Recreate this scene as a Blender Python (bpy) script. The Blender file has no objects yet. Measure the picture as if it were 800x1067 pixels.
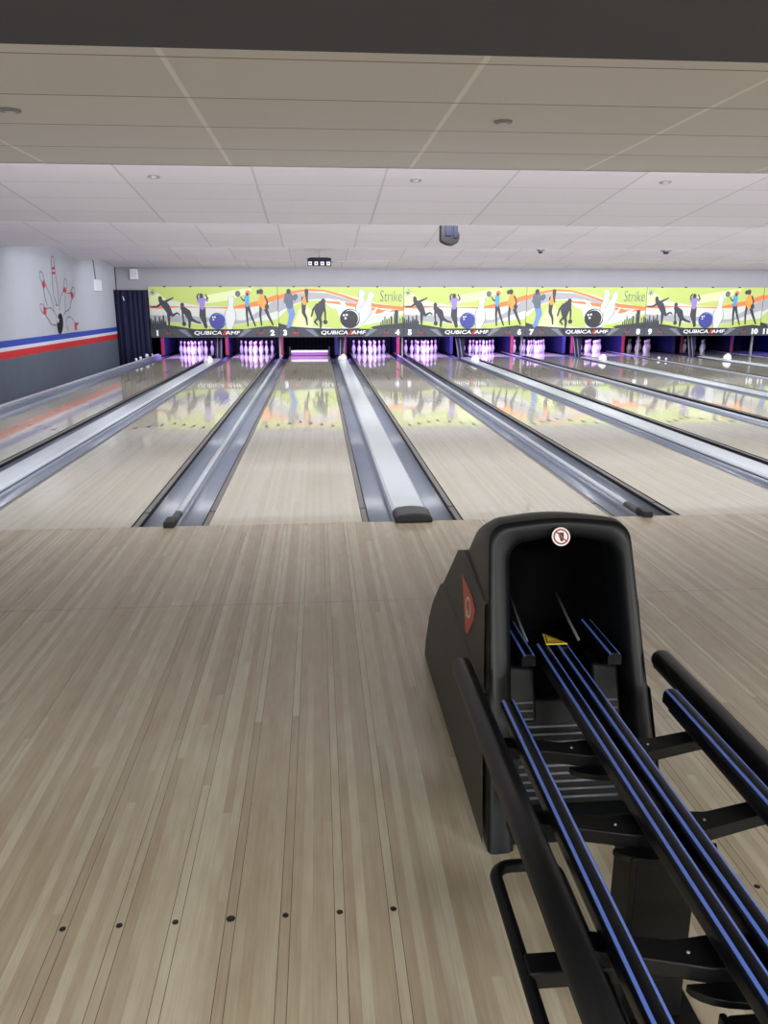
import bpy, bmesh, math, random
from mathutils import Vector, Matrix
random.seed(7)
sc = bpy.context.scene
COL = sc.collection
PI = math.pi

# ------------------------------------------------------------------ camera, world, exposure
cam = bpy.data.cameras.new('camera'); camo = bpy.data.objects.new('camera', cam); COL.objects.link(camo)
cam.sensor_fit = 'HORIZONTAL'; cam.sensor_width = 36; cam.lens = 818 / 800 * 36
cam.clip_start = .05; cam.clip_end = 100
camo.location = (.2486, -5.303, 1.4928)
camo.rotation_euler = (PI/2 - .26117, 0, -.08198)
sc.camera = camo
w = bpy.data.worlds.new('world'); sc.world = w; w.use_nodes = True
w.node_tree.nodes['Background'].inputs[0].default_value = (.5, .5, .55, 1)
w.node_tree.nodes['Background'].inputs[1].default_value = .05
sc.view_settings.view_transform = 'Standard'; sc.view_settings.look = 'None'
sc.view_settings.exposure = 0.0; sc.view_settings.gamma = 1
sc.view_settings.use_curve_mapping = False

COVE_W = 400        # lamps hidden behind each ceiling step
CONC_W = 235         # lamps over the seating area behind the camera
def area(name, loc, rot, sx, sy, power, color):
    l = bpy.data.lights.new(name, 'AREA'); l.shape = 'RECTANGLE'; l.size = sx; l.size_y = sy
    l.energy = power; l.color = color
    o = bpy.data.objects.new(name, l); COL.objects.link(o); o.location = loc; o.rotation_euler = rot
    return o
RIDGE = [.457, 4.727, 8.997, 13.267]          # ceiling steps
for i, y in enumerate(RIDGE):
    area('cove_lamp_light', (5.7, y + .12, 2.50), (math.radians(50), 0, 0), 19.2, .1, COVE_W * (.76 if i == 3 else 1), (.96, .95, 1.0))
for x in (-2.4, 1.2, 4.8, 8.4):
    area('seating_lamp_light', (x, -7.5, 2.34), (0, 0, 0), 1.2, .6, CONC_W, (1.0, .99, .96))

# ------------------------------------------------------------------ helpers
def lin(c):
    return tuple(((v/255)/12.92 if v/255 <= .04045 else ((v/255+.055)/1.055)**2.4) for v in c) + (1,)
def N(nt, t, **kw):
    n = nt.nodes.new(t)
    for k, v in kw.items(): setattr(n, k, v)
    return n
def mat(name, c, rough=.5, metal=0, spec=.5, emit=0, noise=.06, nscale=12, coat=0, bump=0):
    m = bpy.data.materials.new(name); m.use_nodes = True; nt = m.node_tree
    b = nt.nodes['Principled BSDF']; c = lin(c)
    b.inputs['Roughness'].default_value = rough; b.inputs['Metallic'].default_value = metal
    b.inputs['Specular IOR Level'].default_value = spec; b.inputs['Coat Weight'].default_value = coat
    tc = N(nt, 'ShaderNodeTexCoord'); nz = N(nt, 'ShaderNodeTexNoise'); nz.inputs['Scale'].default_value = nscale
    nz.inputs['Detail'].default_value = 4
    nt.links.new(tc.outputs['Object'], nz.inputs['Vector'])
    mx = N(nt, 'ShaderNodeMix', data_type='RGBA')
    mx.inputs[6].default_value = tuple(v*(1-noise) for v in c[:3]) + (1,)
    mx.inputs[7].default_value = tuple(min(1, v*(1+noise)) for v in c[:3]) + (1,)
    nt.links.new(nz.outputs['Fac'], mx.inputs[0]); nt.links.new(mx.outputs[2], b.inputs['Base Color'])
    if emit:
        b.inputs['Emission Color'].default_value = c; b.inputs['Emission Strength'].default_value = emit
    if bump:
        bp = N(nt, 'ShaderNodeBump'); bp.inputs['Strength'].default_value = bump; bp.inputs['Distance'].default_value = .004
        nt.links.new(nz.outputs['Fac'], bp.inputs['Height']); nt.links.new(bp.outputs[0], b.inputs['Normal'])
    return m
def mth(nt, op, a, b=None, c=None):
    n = N(nt, 'ShaderNodeMath', operation=op)
    for i, v in enumerate((a, b, c)):
        if v is None: continue
        if isinstance(v, (int, float)): n.inputs[i].default_value = v
        else: nt.links.new(v, n.inputs[i])
    return n.outputs[0]
def wood(name, cols, rough, L, contrast, seams, bumpy=0, spec=.5, coat=0, cross=None):
    m = bpy.data.materials.new(name); m.use_nodes = True; nt = m.node_tree; b = nt.nodes['Principled BSDF']
    tc = N(nt, 'ShaderNodeTexCoord'); sp = N(nt, 'ShaderNodeSeparateXYZ'); nt.links.new(tc.outputs['Object'], sp.inputs[0])
    x, y = sp.outputs[0], sp.outputs[1]
    bx = mth(nt, 'MULTIPLY_ADD', x, 1/.02728, .5 + 500)
    board = mth(nt, 'FLOOR', bx); fx = mth(nt, 'FRACT', bx)
    w1 = N(nt, 'ShaderNodeTexWhiteNoise', noise_dimensions='1D'); nt.links.new(board, w1.inputs['W'])
    py = mth(nt, 'ADD', mth(nt, 'DIVIDE', y, L), mth(nt, 'MULTIPLY', w1.outputs['Value'], 9.0))
    plank = mth(nt, 'FLOOR', py)
    cb = N(nt, 'ShaderNodeCombineXYZ'); nt.links.new(board, cb.inputs[0]); nt.links.new(plank, cb.inputs[1])
    w2 = N(nt, 'ShaderNodeTexWhiteNoise', noise_dimensions='3D'); nt.links.new(cb.outputs[0], w2.inputs['Vector'])
    # long grain
    g = N(nt, 'ShaderNodeCombineXYZ'); nt.links.new(mth(nt, 'MULTIPLY', x, 140), g.inputs[0]); nt.links.new(mth(nt, 'MULTIPLY', y, 5), g.inputs[1])
    nt.links.new(w2.outputs['Value'], g.inputs[2])
    gn = N(nt, 'ShaderNodeTexNoise'); gn.inputs['Scale'].default_value = 1; gn.inputs['Detail'].default_value = 5
    nt.links.new(g.outputs[0], gn.inputs['Vector'])
    # blotches (mineral streaks in the maple)
    g2 = N(nt, 'ShaderNodeCombineXYZ'); nt.links.new(mth(nt, 'MULTIPLY', x, 22), g2.inputs[0]); nt.links.new(mth(nt, 'MULTIPLY', y, 7), g2.inputs[1])
    nt.links.new(mth(nt, 'MULTIPLY', w2.outputs['Value'], 40), g2.inputs[2])
    gb = N(nt, 'ShaderNodeTexNoise'); gb.inputs['Scale'].default_value = 1; gb.inputs['Detail'].default_value = 6
    nt.links.new(g2.outputs[0], gb.inputs['Vector'])
    f = mth(nt, 'ADD', mth(nt, 'MULTIPLY', w2.outputs['Value'], contrast), mth(nt, 'MULTIPLY', gn.outputs['Fac'], .35))
    f = mth(nt, 'ADD', f, mth(nt, 'MULTIPLY', gb.outputs['Fac'], .35))
    cr = N(nt, 'ShaderNodeValToRGB'); nt.links.new(f, cr.inputs[0])
    cr.color_ramp.elements[0].position = .22; cr.color_ramp.elements[0].color = lin(cols[0])
    cr.color_ramp.elements[1].position = .95; cr.color_ramp.elements[1].color = lin(cols[2])
    e = cr.color_ramp.elements.new(.6); e.color = lin(cols[1])
    out = cr.outputs[0]
    # fine joint between every board, dark seam on both sides of every fifth board
    edge = mth(nt, 'ABSOLUTE', mth(nt, 'SUBTRACT', fx, .5))
    joint = mth(nt, 'MULTIPLY', mth(nt, 'GREATER_THAN', edge, .485), .16)
    if seams:
        m5 = mth(nt, 'MODULO', board, 5.0)
        is5 = mth(nt, 'LESS_THAN', m5, .5)
        inner = mth(nt, 'LESS_THAN', mth(nt, 'ABSOLUTE', x), .49)
        s5 = mth(nt, 'MULTIPLY', mth(nt, 'MULTIPLY', is5, mth(nt, 'GREATER_THAN', edge, .445)), mth(nt, 'MULTIPLY', inner, seams))
        joint = mth(nt, 'MAXIMUM', joint, s5)
    if cross is not None:
        cl = mth(nt, 'LESS_THAN', mth(nt, 'ABSOLUTE', mth(nt, 'SUBTRACT', y, cross)), .0035)
        joint = mth(nt, 'MAXIMUM', joint, mth(nt, 'MULTIPLY', cl, .4))
    mx = N(nt, 'ShaderNodeMix', data_type='RGBA'); nt.links.new(joint, mx.inputs[0]); nt.links.new(out, mx.inputs[6])
    mx.inputs[7].default_value = lin((62, 48, 36)); nt.links.new(mx.outputs[2], b.inputs['Base Color'])
    rn = N(nt, 'ShaderNodeTexNoise'); rn.inputs['Scale'].default_value = 1.3; nt.links.new(tc.outputs['Object'], rn.inputs['Vector'])
    nt.links.new(mth(nt, 'MULTIPLY_ADD', rn.outputs['Fac'], .06, rough - .03), b.inputs['Roughness'])
    b.inputs['Specular IOR Level'].default_value = spec; b.inputs['Coat Weight'].default_value = coat
    bp = N(nt, 'ShaderNodeBump'); bp.inputs['Strength'].default_value = .05; bp.inputs['Distance'].default_value = .0008
    nt.links.new(w2.outputs['Value'], bp.inputs['Height'])
    if bumpy: nt.links.new(bp.outputs[0], b.inputs['Normal'])
    return m
def tile(name, c, line_x, line_y, wx, wy, x0=.903, y0=.457, px=1.21, py=.61, rough=.9):
    m = bpy.data.materials.new(name); m.use_nodes = True; nt = m.node_tree; b = nt.nodes['Principled BSDF']
    tc = N(nt, 'ShaderNodeTexCoord'); sp = N(nt, 'ShaderNodeSeparateXYZ'); nt.links.new(tc.outputs['Object'], sp.inputs[0])
    def dist(v, o, p):   # distance from the nearest grid line, metres
        f = mth(nt, 'FRACT', mth(nt, 'ADD', mth(nt, 'DIVIDE', mth(nt, 'SUBTRACT', v, o), p), 100.5))
        return mth(nt, 'MULTIPLY', mth(nt, 'ABSOLUTE', mth(nt, 'SUBTRACT', f, .5)), p)
    dx = dist(sp.outputs[0], x0, px); dy = dist(sp.outputs[1], y0, py)
    nz = N(nt, 'ShaderNodeTexNoise'); nz.inputs['Scale'].default_value = 90; nz.inputs['Detail'].default_value = 6
    nt.links.new(tc.outputs['Object'], nz.inputs['Vector'])
    # each tile a little different
    cb = N(nt, 'ShaderNodeCombineXYZ')
    nt.links.new(mth(nt, 'FLOOR', mth(nt, 'DIVIDE', mth(nt, 'SUBTRACT', sp.outputs[0], x0), px)), cb.inputs[0])
    nt.links.new(mth(nt, 'FLOOR', mth(nt, 'DIVIDE', mth(nt, 'SUBTRACT', sp.outputs[1], y0), py)), cb.inputs[1])
    wn = N(nt, 'ShaderNodeTexWhiteNoise', noise_dimensions='3D'); nt.links.new(cb.outputs[0], wn.inputs['Vector'])
    fac = mth(nt, 'ADD', mth(nt, 'MULTIPLY', nz.outputs['Fac'], .6), mth(nt, 'MULTIPLY', wn.outputs['Value'], .4))
    mx = N(nt, 'ShaderNodeMix', data_type='RGBA'); nt.links.new(fac, mx.inputs[0]); cc = lin(c)
    mx.inputs[6].default_value = tuple(v*.92 for v in cc[:3]) + (1,); mx.inputs[7].default_value = tuple(min(1, v*1.06) for v in cc[:3]) + (1,)
    m2 = N(nt, 'ShaderNodeMix', data_type='RGBA'); nt.links.new(mth(nt, 'LESS_THAN', dx, wx), m2.inputs[0])
    nt.links.new(mx.outputs[2], m2.inputs[6]); m2.inputs[7].default_value = lin(line_x)
    m3 = N(nt, 'ShaderNodeMix', data_type='RGBA'); nt.links.new(mth(nt, 'LESS_THAN', dy, wy), m3.inputs[0])
    nt.links.new(m2.outputs[2], m3.inputs[6]); m3.inputs[7].default_value = lin(line_y)
    nt.links.new(m3.outputs[2], b.inputs['Base Color'])
    b.inputs['Roughness'].default_value = rough; b.inputs['Specular IOR Level'].default_value = .2
    bp = N(nt, 'ShaderNodeBump'); bp.inputs['Strength'].default_value = .3; bp.inputs['Distance'].default_value = .003
    nt.links.new(nz.outputs['Fac'], bp.inputs['Height']); nt.links.new(bp.outputs[0], b.inputs['Normal'])
    return m

class MB:
    def __init__(s): s.v = []; s.f = []; s.m = []; s.sm = []; s.mats = []
    def mi(s, m):
        if m not in s.mats: s.mats.append(m)
        return s.mats.index(m)
    def add(s, verts, faces, m, smooth=False):
        o = len(s.v); s.v += [tuple(v) for v in verts]; k = s.mi(m)
        for f in faces: s.f.append([i+o for i in f]); s.m.append(k); s.sm.append(smooth)
        return s
    def box(s, x0, x1, y0, y1, z0, z1, m):
        v = [(x, y, z) for x in (x0, x1) for y in (y0, y1) for z in (z0, z1)]
        return s.add(v, [(0,1,3,2),(4,6,7,5),(0,4,5,1),(2,3,7,6),(0,2,6,4),(1,5,7,3)], m)
    def prism(s, prof, y0, y1, m, smooth=False, closed=True):   # profile of (x,z) pushed along y
        n = len(prof); v = [(p[0], y0, p[1]) for p in prof] + [(p[0], y1, p[1]) for p in prof]
        f = [(i, (i+1) % n, n+(i+1) % n, n+i) for i in range(n if closed else n-1)]
        if closed: f += [tuple(range(n))[::-1], tuple(range(n, 2*n))]
        return s.add(v, f, m, smooth)
    def tube(s, pts, r, m, seg=12, caps=True, sy=1):
        pts = [Vector(p) for p in pts]; n = len(pts); vs = []; 
        prev = None
        for i, p in enumerate(pts):
            t = (pts[min(i+1, n-1)] - pts[max(i-1, 0)]).normalized()
            if prev is None:
                a = Vector((0, 0, 1)) if abs(t.z) < .9 else Vector((1, 0, 0))
                u = t.cross(a).normalized()
            else: u = (prev - t*prev.dot(t)).normalized()
            prev = u; wv = t.cross(u)
            for k in range(seg):
                an = 2*PI*k/seg; vs.append(p + u*r*math.cos(an) + wv*r*sy*math.sin(an))
        f = [(i*seg+k, i*seg+(k+1) % seg, (i+1)*seg+(k+1) % seg, (i+1)*seg+k) for i in range(n-1) for k in range(seg)]
        s.add(vs, f, m, True)
        if caps:
            o = len(s.v) - len(vs); k = s.mi(m)
            s.f.append(list(range(o, o+seg))[::-1]); s.m.append(k); s.sm.append(False)
            s.f.append(list(range(o+(n-1)*seg, o+n*seg))); s.m.append(k); s.sm.append(False)
        return s
    def lathe(s, prof, m, seg=16, c=(0, 0, 0), axis='z', mfun=None):
        vs = []
        for r, z in prof:
            for k in range(seg):
                a = 2*PI*k/seg; x, y = r*math.cos(a), r*math.sin(a)
                if axis == 'z': vs.append((c[0]+x, c[1]+y, c[2]+z))
                elif axis == 'y': vs.append((c[0]+x, c[1]+z, c[2]+y))
                else: vs.append((c[0]+z, c[1]+x, c[2]+y))
        o = len(s.v); s.v += vs
        for i in range(len(prof)-1):
            mm = mfun(prof[i][1], prof[i+1][1]) if mfun else m; kk = s.mi(mm)
            for k in range(seg):
                s.f.append([o+i*seg+k, o+i*seg+(k+1) % seg, o+(i+1)*seg+(k+1) % seg, o+(i+1)*seg+k]); s.m.append(kk); s.sm.append(True)
        return s
    def build(s, name, parent=None, bevel=0, bseg=3, fix=True, base=None):
        me = bpy.data.meshes.new(name); v = s.v
        if base is not None: v = [(a-base[0], b-base[1], c-base[2]) for a, b, c in v]
        me.from_pydata(v, [], s.f)
        for m in s.mats: me.materials.append(m)
        for p, k, q in zip(me.polygons, s.m, s.sm): p.material_index = k; p.use_smooth = q
        if fix:
            bm = bmesh.new(); bm.from_mesh(me); bmesh.ops.remove_doubles(bm, verts=bm.verts, dist=1e-5)
            bmesh.ops.recalc_face_normals(bm, faces=bm.faces); bm.to_mesh(me); bm.free()
        o = bpy.data.objects.new(name, me); COL.objects.link(o)
        if base is not None: o.location = base
        if parent: o.parent = parent
        if bevel:
            b = o.modifiers.new('bevel', 'BEVEL'); b.width = bevel; b.segments = bseg; b.limit_method = 'ANGLE'; b.angle_limit = math.radians(35)
            for p in me.polygons: p.use_smooth = True
            b.harden_normals = True
        return o
def thing(name, label, cat, loc=(0, 0, 0), rotz=0, group=None):
    o = bpy.data.objects.new(name, None); COL.objects.link(o); o.empty_display_size = .1
    o.location = loc; o.rotation_euler = (0, 0, rotz); return tag(o, label, cat, group)
def tag(o, label, cat, group=None):
    o['label'] = label; o['category'] = cat
    if group: o['group'] = group
    return o
def struct(o): o['kind'] = 'structure'; return o
def text_geo(txt, size, depth=.002, shear=0, bold=0, sx=1):
    c = bpy.data.curves.new('t', 'FONT'); c.body = txt; c.size = size; c.extrude = depth; c.shear = shear; c.offset = bold
    c.align_x = 'CENTER'; c.align_y = 'CENTER'; c.resolution_u = 3
    o = bpy.data.objects.new('t', c); COL.objects.link(o)
    bpy.context.view_layer.update()
    me = bpy.data.meshes.new_from_object(o.evaluated_get(bpy.context.evaluated_depsgraph_get()))
    v = [(p.co.x*sx, p.co.y, p.co.z) for p in me.vertices]; f = [list(p.vertices) for p in me.polygons]
    bpy.data.objects.remove(o); bpy.data.curves.remove(c); bpy.data.meshes.remove(me)
    return v, f
def add_text(mb, txt, size, x, z, y, m, shear=0, bold=0, sx=1):     # facing -y
    v, f = text_geo(txt, size, .0015, shear, bold, sx)
    mb.add([(x+a, y-c, z+b) for a, b, c in v], f, m)

# ------------------------------------------------------------------ materials
APP = wood('maple_approach', [(148, 133, 110), (174, 165, 144), (198, 193, 173)], .20, 2.6, .34, .95, 1, .5, 0, -1.5)
LANE = wood('oiled_lane_boards', [(172, 168, 150), (184, 181, 164), (194, 192, 176)], .055, 2.3, .3, 0, 0, .5, .15)
TILE_N = tile('ceiling_tile_near', (226, 222, 220), (246, 242, 240), (120, 108, 98), .012, .0045)
TILE_F = tile('ceiling_tile_far', (232, 227, 234), (206, 202, 206), (196, 193, 195), .011, .005)
M_SOFF = mat('soffit_paint', (72, 73, 82), .8, nscale=3)
M_WALL = mat('grey_wall_paint', (176, 180, 190), .75, nscale=2, noise=.05, bump=.1)
M_BACK = mat('back_wall_paint', (150, 150, 156), .8, nscale=2)
M_LOW = mat('slate_wall_paint', (84, 92, 106), .8, nscale=3, noise=.12)
M_BLUE = mat('blue_stripe_paint', (38, 68, 170), .6)
M_RED = mat('red_stripe_paint', (190, 34, 36), .6)
M_WHT = mat('white_stripe_paint', (205, 205, 215), .6)
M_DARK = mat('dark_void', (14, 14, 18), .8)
M_GUT = mat('gutter_plastic', (128, 136, 150), .26, nscale=5, noise=.1, spec=.6)
M_TRIM = mat('bumper_rail_grey', (108, 107, 104), .35, nscale=8)
M_BLK = mat('black_rubber', (13, 14, 16), .6, spec=.25)
M_CAP = mat('pale_capping', (192, 202, 208), .22, nscale=4, noise=.04)
M_RAILW = mat('divider_rail_pale', (178, 184, 192), .28)
M_ENDB = mat('end_cap_plastic', (24, 25, 28), .45, nscale=20, noise=.25)
M_ENDT = mat('end_cap_top', (68, 71, 72), .5)
M_PIN = mat('pin_white', (238, 236, 238), .3, noise=.02)
M_PRED = mat('pin_red_band', (190, 30, 50), .35)
M_CURT = mat('navy_curtain', (20, 22, 58), .9, nscale=30, noise=.25)
M_PAPER = mat('white_paper', (214, 216, 222), .7)
M_KICK = mat('kickback_glow_blue', (24, 24, 76), .6)  # dark board, with the blue UV glow of the pits put into its colour
M_KRED = mat('kickback_red', (120, 30, 42), .5)
M_POST = mat('post_grey', (150, 148, 150), .5)
M_DOT = mat('inlay_dot', (24, 18, 16), .4)
M_ARR = mat('lane_arrow', (34, 26, 22), .3)
M_HOOD = mat('hood_black_plastic', (14, 17, 19), .42, nscale=60, noise=.12, spec=.30, bump=.08)
M_HOODS = mat('hood_side_plastic', (50, 50, 42), .5, nscale=60, noise=.1, spec=.4, bump=.08)
M_INNER = mat('hood_inner_plastic', (7, 8, 9), .5, spec=.22)
M_FRAME = mat('black_powder_coat', (8, 9, 11), .5, spec=.25, nscale=80, noise=.12)
M_FOAM = mat('bumper_tube_vinyl', (13, 14, 15), .38, spec=.35, nscale=40, noise=.1)
M_RAIL = mat('rail_rubber', (8, 10, 18), .3, spec=.3)
M_RBLUE = mat('rail_blue_strip', (90, 118, 200), .3, noise=.03)
M_MBAND = mat('mask_band', (62, 66, 74), .45)
M_MBAND2 = mat('mask_band_light', (112, 120, 128), .45)
M_MPLATE = mat('mask_plate', (28, 32, 40), .45)
M_TXT = mat('white_lettering', (235, 238, 240), .5)
M_TRED = mat('red_lettering', (205, 40, 44), .5)
M_ORB = mat('orange_red_mark', (150, 46, 46), .5)
A = dict(
    lime=mat('art_lime', (178, 196, 104), .45, noise=.05, nscale=3), white=mat('art_white', (198, 205, 196), .45, noise=.03),
    pale=mat('art_pale_lime', (206, 218, 160), .45, noise=.05, nscale=3),
    orange=mat('art_orange', (224, 124, 62), .45), grey=mat('art_grey', (158, 160, 164), .45), dgrey=mat('art_dark', (50, 54, 60), .45),
    sil=mat('art_silhouette', (48, 50, 62), .45), purple=mat('art_purple', (140, 120, 190), .45), blue=mat('art_blue', (70, 150, 205), .45),
    jean=mat('art_jeans', (104, 134, 190), .45), slate=mat('art_slate', (84, 98, 112), .45), orng=mat('art_orange_top', (244, 150, 60), .45),
    ball=mat('art_ball_navy', (56, 62, 140), .4), ballhi=mat('art_ball_light', (128, 140, 210), .4), black=mat('art_black', (34, 36, 44), .45),
    pin=mat('art_pin', (206, 210, 206), .45), pline=mat('art_pin_line', (112, 122, 122), .45), burst=mat('art_burst', (178, 220, 60), .45))

# ------------------------------------------------------------------ layout constants
LX = {}                                             # lane centres
for n in range(1, 13):
    pair, odd = divmod(n - 3, 2)
    LX[n] = pair*3.377 + odd*1.784
HALF = .532
XL, XR = -5.0, 16.4
YB = 16.6

# ------------------------------------------------------------------ structure
# approach floor in one panel per lane
edges = [XL]
for n in range(1, 12): edges.append((LX[n] + LX[n+1]) / 2)
edges.append(XR)
for n in range(1, 13):
    mb = MB(); cx = LX[n]
    mb.box(edges[n-1]+.0006-cx, edges[n]-.0006-cx, -9, 0, -.2, 0, APP)
    o = mb.build('floor'); o.location = (cx, 0, 0); struct(o)
mb = MB(); mb.box(XL, XR, 0, 21.5, -.3, -.2, M_LOW); struct(mb.build('floor'))
# ceilings
mb = MB(); mb.box(XL, XR, -9, RIDGE[0], 2.377, 2.42, TILE_N); struct(mb.build('ceiling'))
for i, y0 in enumerate(RIDGE):
    y1 = RIDGE[i+1] if i < 3 else YB + .1
    za = 2.85 if i < 3 else 2.73
    zb = za - .107*(y1-y0)
    mb = MB(); mb.add([(x, y, z) for x in (XL, XR) for y, z in ((y0, za), (y1, zb), (y1, zb+.04), (y0, za+.04))],
                      [(0,1,2,3), (7,6,5,4), (0,4,5,1), (1,5,6,2), (2,6,7,3), (3,7,4,0)], TILE_F)
    o = mb.build('ceiling'); struct(o)
# risers of the steps: thin boards that drop from the higher section to the lower edge
zprev = 2.377
for i, y0 in enumerate(RIDGE):
    za = 2.89 if i < 3 else 2.77
    mb = MB(); mb.box(XL, XR, y0-.02, y0, zprev, za, M_WHT); struct(mb.build('trim_1'))
    zprev = 2.85 - .107*4.27
# dark soffit over the seating edge
mb = MB(); mb.box(XL, XR, -5.4, -2.915, 2.15, 2.376, M_SOFF); struct(mb.build('ceiling_soffit'))
# walls
wl = MB(); wl.box(XL-.15, XL, -9, 20.5, -.3, 3.0, M_WALL); wall_left = struct(wl.build('wall_left'))
mb = MB(); mb.box(XL, XL+.004, -9, 20, -.2, .565, M_LOW); mb.build('lower_paint', wall_left)
for nm, z0, z1, m in (('red_stripe', .565, .69, M_RED), ('white_stripe', .69, .755, M_WHT), ('blue_stripe', .755, .865, M_BLUE)):
    mb = MB(); mb.box(XL, XL+.004, -9, 16.55, z0, z1, m); mb.build(nm, wall_left)
mb = MB(); mb.box(XR, XR+.15, -9, 20.5, -.3, 3.0, M_WALL); struct(mb.build('wall_right'))
mb = MB(); mb.box(XL, XR, -9.15, -9, -.3, 2.5, M_WALL); struct(mb.build('wall_rear'))
mb = MB(); mb.box(XL, XR, YB, YB+.1, 1.80, 2.75, M_BACK); struct(mb.build('wall_back'))
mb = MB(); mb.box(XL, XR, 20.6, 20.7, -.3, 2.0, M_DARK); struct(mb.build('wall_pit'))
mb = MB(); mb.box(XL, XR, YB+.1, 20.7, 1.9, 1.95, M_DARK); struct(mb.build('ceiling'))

# wall mural: fanned outlined pins and a black ball, painted on the left wall
def px(x, y):        # mural sketch grid (710 x 1067) to metres on the wall
    u = 20 + x/8.8875; v = 250 + y/8.8875
    f, pi, ya = 818, .26117, .08198; a = (u-400)/f; b = (533.5-v)/f
    yy = math.cos(pi)+b*math.sin(pi); zz = b*math.cos(pi)-math.sin(pi)
    rx = a*math.cos(ya)+yy*math.sin(ya); ry = -a*math.sin(ya)+yy*math.cos(ya); t = (XL-.2486)/rx
    return -5.303+ry*t, 1.4928+zz*t
def wline(mb, pts, wd, m):
    p = [Vector(px(*q)) for q in pts]
    L = []; R = []
    for i, q in enumerate(p):
        t = (p[min(i+1, len(p)-1)]-p[max(i-1, 0)]); t = t.normalized() if t.length else Vector((1, 0)); nn = Vector((-t.y, t.x))*wd/2
        L.append(q+nn); R.append(q-nn)
    for i in range(len(p)-1):
        mb.add([(XL+.006, *L[i]), (XL+.006, *L[i+1]), (XL+.006, *R[i+1]), (XL+.006, *R[i])], [(0, 1, 2, 3)], m)
M_INK = mat('mural_line', (96, 92, 98), .7)
M_MRED = mat('mural_red', (186, 60, 64), .7)
mb = MB()
for ln in ([(345,600),(320,520),(305,420),(303,330),(298,260),(296,200),(292,165),(305,148),(318,165),(322,210),(326,260),(333,330),(348,400),(357,480),(360,560),(357,605),(335,605)],
           [(262,610),(240,550),(228,480),(210,400),(190,350),(182,310),(192,290),(210,300),(222,340),(235,400),(262,460),(290,520),(308,590),(318,650)],
           [(345,790),(300,785),(265,730),(240,690),(210,670),(190,630),(192,600),(208,590),(228,610),(245,635),(290,628),(325,665),(345,710)],
           [(425,500),(424,660)], [(368,660),(372,590),(380,530),(400,485),(412,440),(412,390),(420,355),(435,370),(440,420),(432,470),(440,493),(470,493),(482,460),(492,435),(508,445),(514,480),(500,530),(482,560),(470,620),(455,650),(425,665),(408,700)],
           [(455,840),(435,800),(430,750),(445,715),(470,710),(495,735),(515,770),(548,768)], [(548,768),(530,800),(535,835)]):
    wline(mb, ln, .018, M_INK)
for q in ([(302,250),(328,250),(328,275),(302,275)], [(302,295),(328,295),(328,318),(304,318)], [(222,370),(243,420),(228,455),(208,410)],
          [(402,470),(412,430),(436,465),(424,495)], [(470,490),(486,480),(506,520),(484,550)], [(222,620),(250,630),(248,692),(226,690)],
          [(510,768),(545,768),(528,800),(532,835),(512,830)]):
    mb.add([(XL+.007, *px(*p)) for p in q], [tuple(range(len(q)))], M_MRED)
bl = [(376+28*math.cos(a*PI/12), 775+97*math.sin(a*PI/12)) for a in range(24)]
mb.add([(XL+.008, *px(*p)) for p in bl], [tuple(range(24))], M_BLK)
hl = [(358+7*math.cos(a*PI/6), 745+22*math.sin(a*PI/6)) for a in range(12)]
mb.add([(XL+.009, *px(*p)) for p in hl], [tuple(range(12))], M_WHT)
mb.build('painted_mural', wall_left, fix=False)

# cove tubes behind each step (out of sight from the approach)
M_TUBE = mat('lamp_tube', (245, 248, 255), .4, emit=3)
M_STEEL = mat('white_enamel', (220, 220, 220), .5)
cl = None
for i, y in enumerate(RIDGE):
    t = thing('ceiling_light', 'long fluorescent batten hidden behind %s ceiling step' % ['the nearest white', 'the second', 'the third', 'the farthest'][i], 'light', (5.5, y+.05, 2.46))
    mb = MB(); mb.box(-10.2, 10.2, -.045, -.01, -.03, .05, M_STEEL); mb.build('housing', t)
    mb = MB(); mb.tube([(-10.1, .012, .01), (10.1, .012, .01)], .012, M_TUBE, 8); mb.build('tube', t)
for x, wd in ((-2.4, 'left'), (1.2, 'middle left'), (4.8, 'middle right'), (8.4, 'right')):
    t = thing('ceiling_light', 'flat lamp over the seating area behind the approach, %s one' % wd, 'light', (x, -7.5, 2.377))
    mb = MB(); mb.box(-.62, .62, -.32, .32, -.03, -.001, M_STEEL); mb.build('frame', t)

# ------------------------------------------------------------------ lanes
ORD = {1: 'one', 2: 'two', 3: 'three', 4: 'four', 5: 'five', 6: 'six', 7: 'seven', 8: 'eight', 9: 'nine', 10: 'ten', 11: 'eleven', 12: 'twelve'}
def inlay_arrow(mb, x, y, m, l=.20, wd=.026, z=.0008):
    mb.add([(x-wd, y-l/2, z), (x, y-l/2+.03, z), (x+wd, y-l/2, z), (x, y+l/2, z)], [(0, 1, 3), (1, 2, 3)], m)
for n in range(1, 13):
    t = thing('bowling_lane', 'glossy pale maple bowling lane running to the deck under number %s' % ORD[n], 'bowling lane', (LX[n], 0, 0), group='bowling lanes')
    mb = MB(); mb.box(-HALF, HALF, .001, 19.35, -.1, 0, LANE); mb.build('lane_bed', t)
    for k in range(-3, 4):
        mb = MB(); inlay_arrow(mb, k*.1364, 4.85-abs(k)*.12, M_ARR); mb.build('aiming_arrow', t, fix=False)
    for x, y in ((-.273, 12.6), (.273, 12.6), (-.136, 10.7), (.136, 10.7)):
        mb = MB(); mb.add([(x-.012, y-.45, .0008), (x+.012, y-.45, .0008), (x+.012, y+.45, .0008), (x-.012, y+.45, .0008)], [(0, 1, 2, 3)], M_ARR)
        mb.build('range_marker', t, fix=False)
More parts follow.
